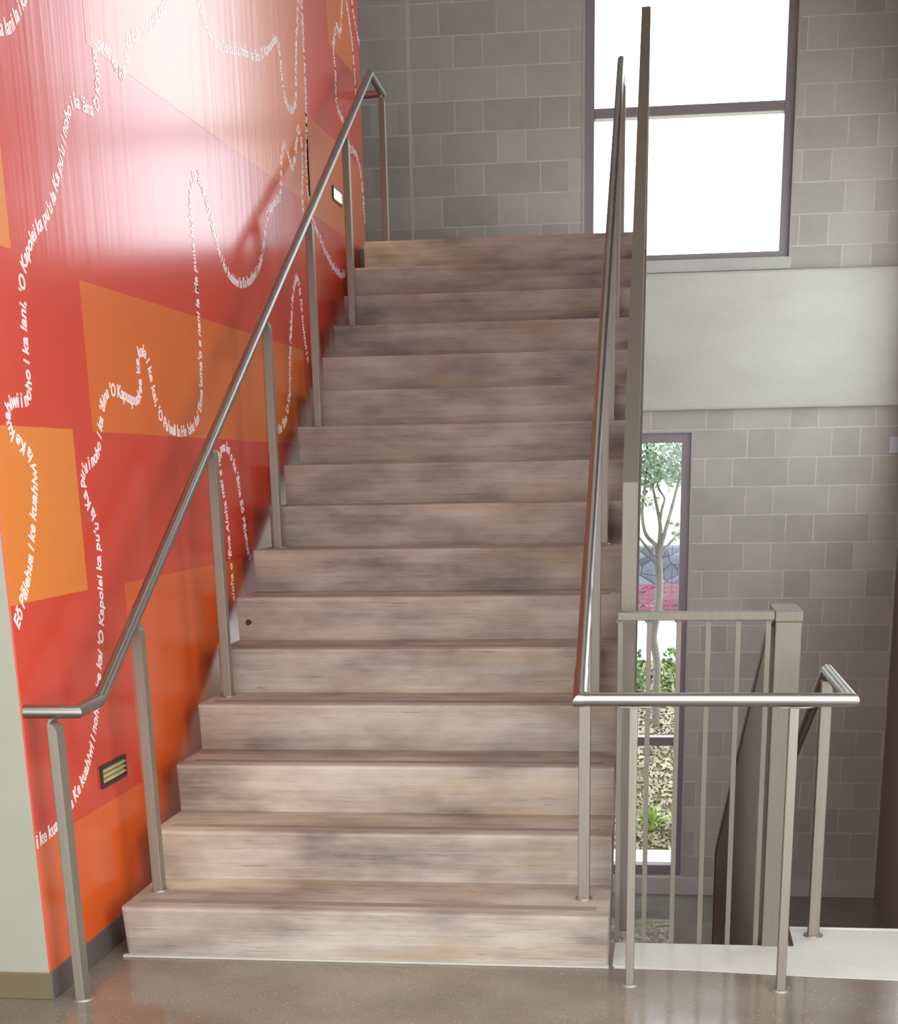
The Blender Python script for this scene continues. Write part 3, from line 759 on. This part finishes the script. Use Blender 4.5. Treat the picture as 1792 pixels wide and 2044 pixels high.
for _ in range(5200):
    y = random.uniform(7.76, 9.6); x = random.uniform(0.7, 2.7)
    for (ya, za), (yb_, zb) in zip(prof[1:], prof[2:]):
        if ya <= y <= yb_: z = za + (zb-za)*(y-ya)/(yb_-ya); sl = (zb-za)/(yb_-ya); break
    s = random.uniform(0.018, 0.045); a = random.uniform(0, 6.28)
    u = Vector((math.cos(a), math.sin(a), math.sin(a)*sl + random.gauss(0, 0.25))).normalized()
    v = u.cross(Vector((random.gauss(0, 0.35), -sl + random.gauss(0, 0.3), 1))).normalized()
    p = Vector((x, y, z + 0.008 + random.uniform(0, 0.012)))
    bm.faces.new([bm.verts.new(p - u*s), bm.verts.new(p + v*s*0.4), bm.verts.new(p + u*s), bm.verts.new(p - v*s*0.4)])
tag(obj('leaf_litter', bm, M['litter']), 'dry pale leaf litter covering the bank outside the tall window', 'leaf litter', kind='stuff')

# ================================================================ LIGHT, CAMERA
w = D.worlds.new('World'); SC.world = w; w.use_nodes = True
bg = w.node_tree.nodes['Background']; bg.inputs[0].default_value = (0.86, 0.90, 1.0, 1); bg.inputs[1].default_value = 5.0
def area(name, loc, rot, sx, sy, power, col=(1, 1, 1)):
    l = D.lights.new(name, 'AREA'); l.shape = 'RECTANGLE'; l.size = sx; l.size_y = sy; l.energy = power; l.color = col
    o = D.objects.new(name, l); COL.objects.link(o); o.location = loc; o.rotation_euler = rot
    return o
area('ceiling_fill', (1.6, -3.4, LC - 0.03), (0, 0, 0), 5.0, 3.5, 200, (1, 0.96, 0.9))  # added fill light over the lobby, no real fitting behind it
area('ceiling_fill', (1.9, 2.5, CEIL - 0.03), (0, 0, 0), 2.0, 3.0, 12, (1, 0.96, 0.9))  # weak added fill above the stairs, stands for no fixture
def spot(name, loc, tgt, power, ang, col):
    l = D.lights.new(name, 'SPOT'); l.energy = power; l.spot_size = math.radians(ang); l.spot_blend = 0.7; l.color = col; l.shadow_soft_size = 0.03
    o = D.objects.new(name, l); COL.objects.link(o); o.location = loc
    o.rotation_euler = (Vector(tgt) - Vector(loc)).to_track_quat('-Z', 'Y').to_euler()
spot('step_light_beam', (XM + 0.03, 0.24, 0.59), (0.25, 0.42, 0.25), 3.5, 100, (1, 0.86, 0.6))
spot('step_light_beam', (XM + 0.03, 4.39, 3.03), (0.25, 4.6, 2.7), 3.5, 100, (1, 0.86, 0.6))

cam = D.cameras.new('camera'); co = D.objects.new('camera', cam); COL.objects.link(co)
f, cx, cy = 2941.8, 958.8956, 1879.174
cam.sensor_fit = 'HORIZONTAL'; cam.sensor_width = 36.0; cam.lens = f / 1792 * 36.0
cam.shift_x = (896 - cx) / 1792; cam.shift_y = (cy - 1022) / 1792
cam.clip_start = 0.05; cam.clip_end = 300
rt = Vector((0.99237272, 0.12216825, -0.01647152)); up = Vector((-0.02170879, 0.30472153, 0.95219405)); fw = Vector((-0.12134711, 0.94457382, -0.30504946))
m = Matrix((rt, up, -fw)).transposed().to_4x4(); m.translation = Vector((1.81147, -4.591065, 1.566553))
co.matrix_world = m
SC.camera = co
SC.view_settings.view_transform = 'Standard'; SC.view_settings.look = 'None'; SC.view_settings.gamma = 1.0
SC.view_settings.use_curve_mapping = False
SC.view_settings.exposure = 0.08
SC.cycles.use_denoising = True
SC.cycles.max_bounces = 10; SC.cycles.diffuse_bounces = 6; SC.cycles.transparent_max_bounces = 12
SC.cycles.sample_clamp_indirect = 8.0
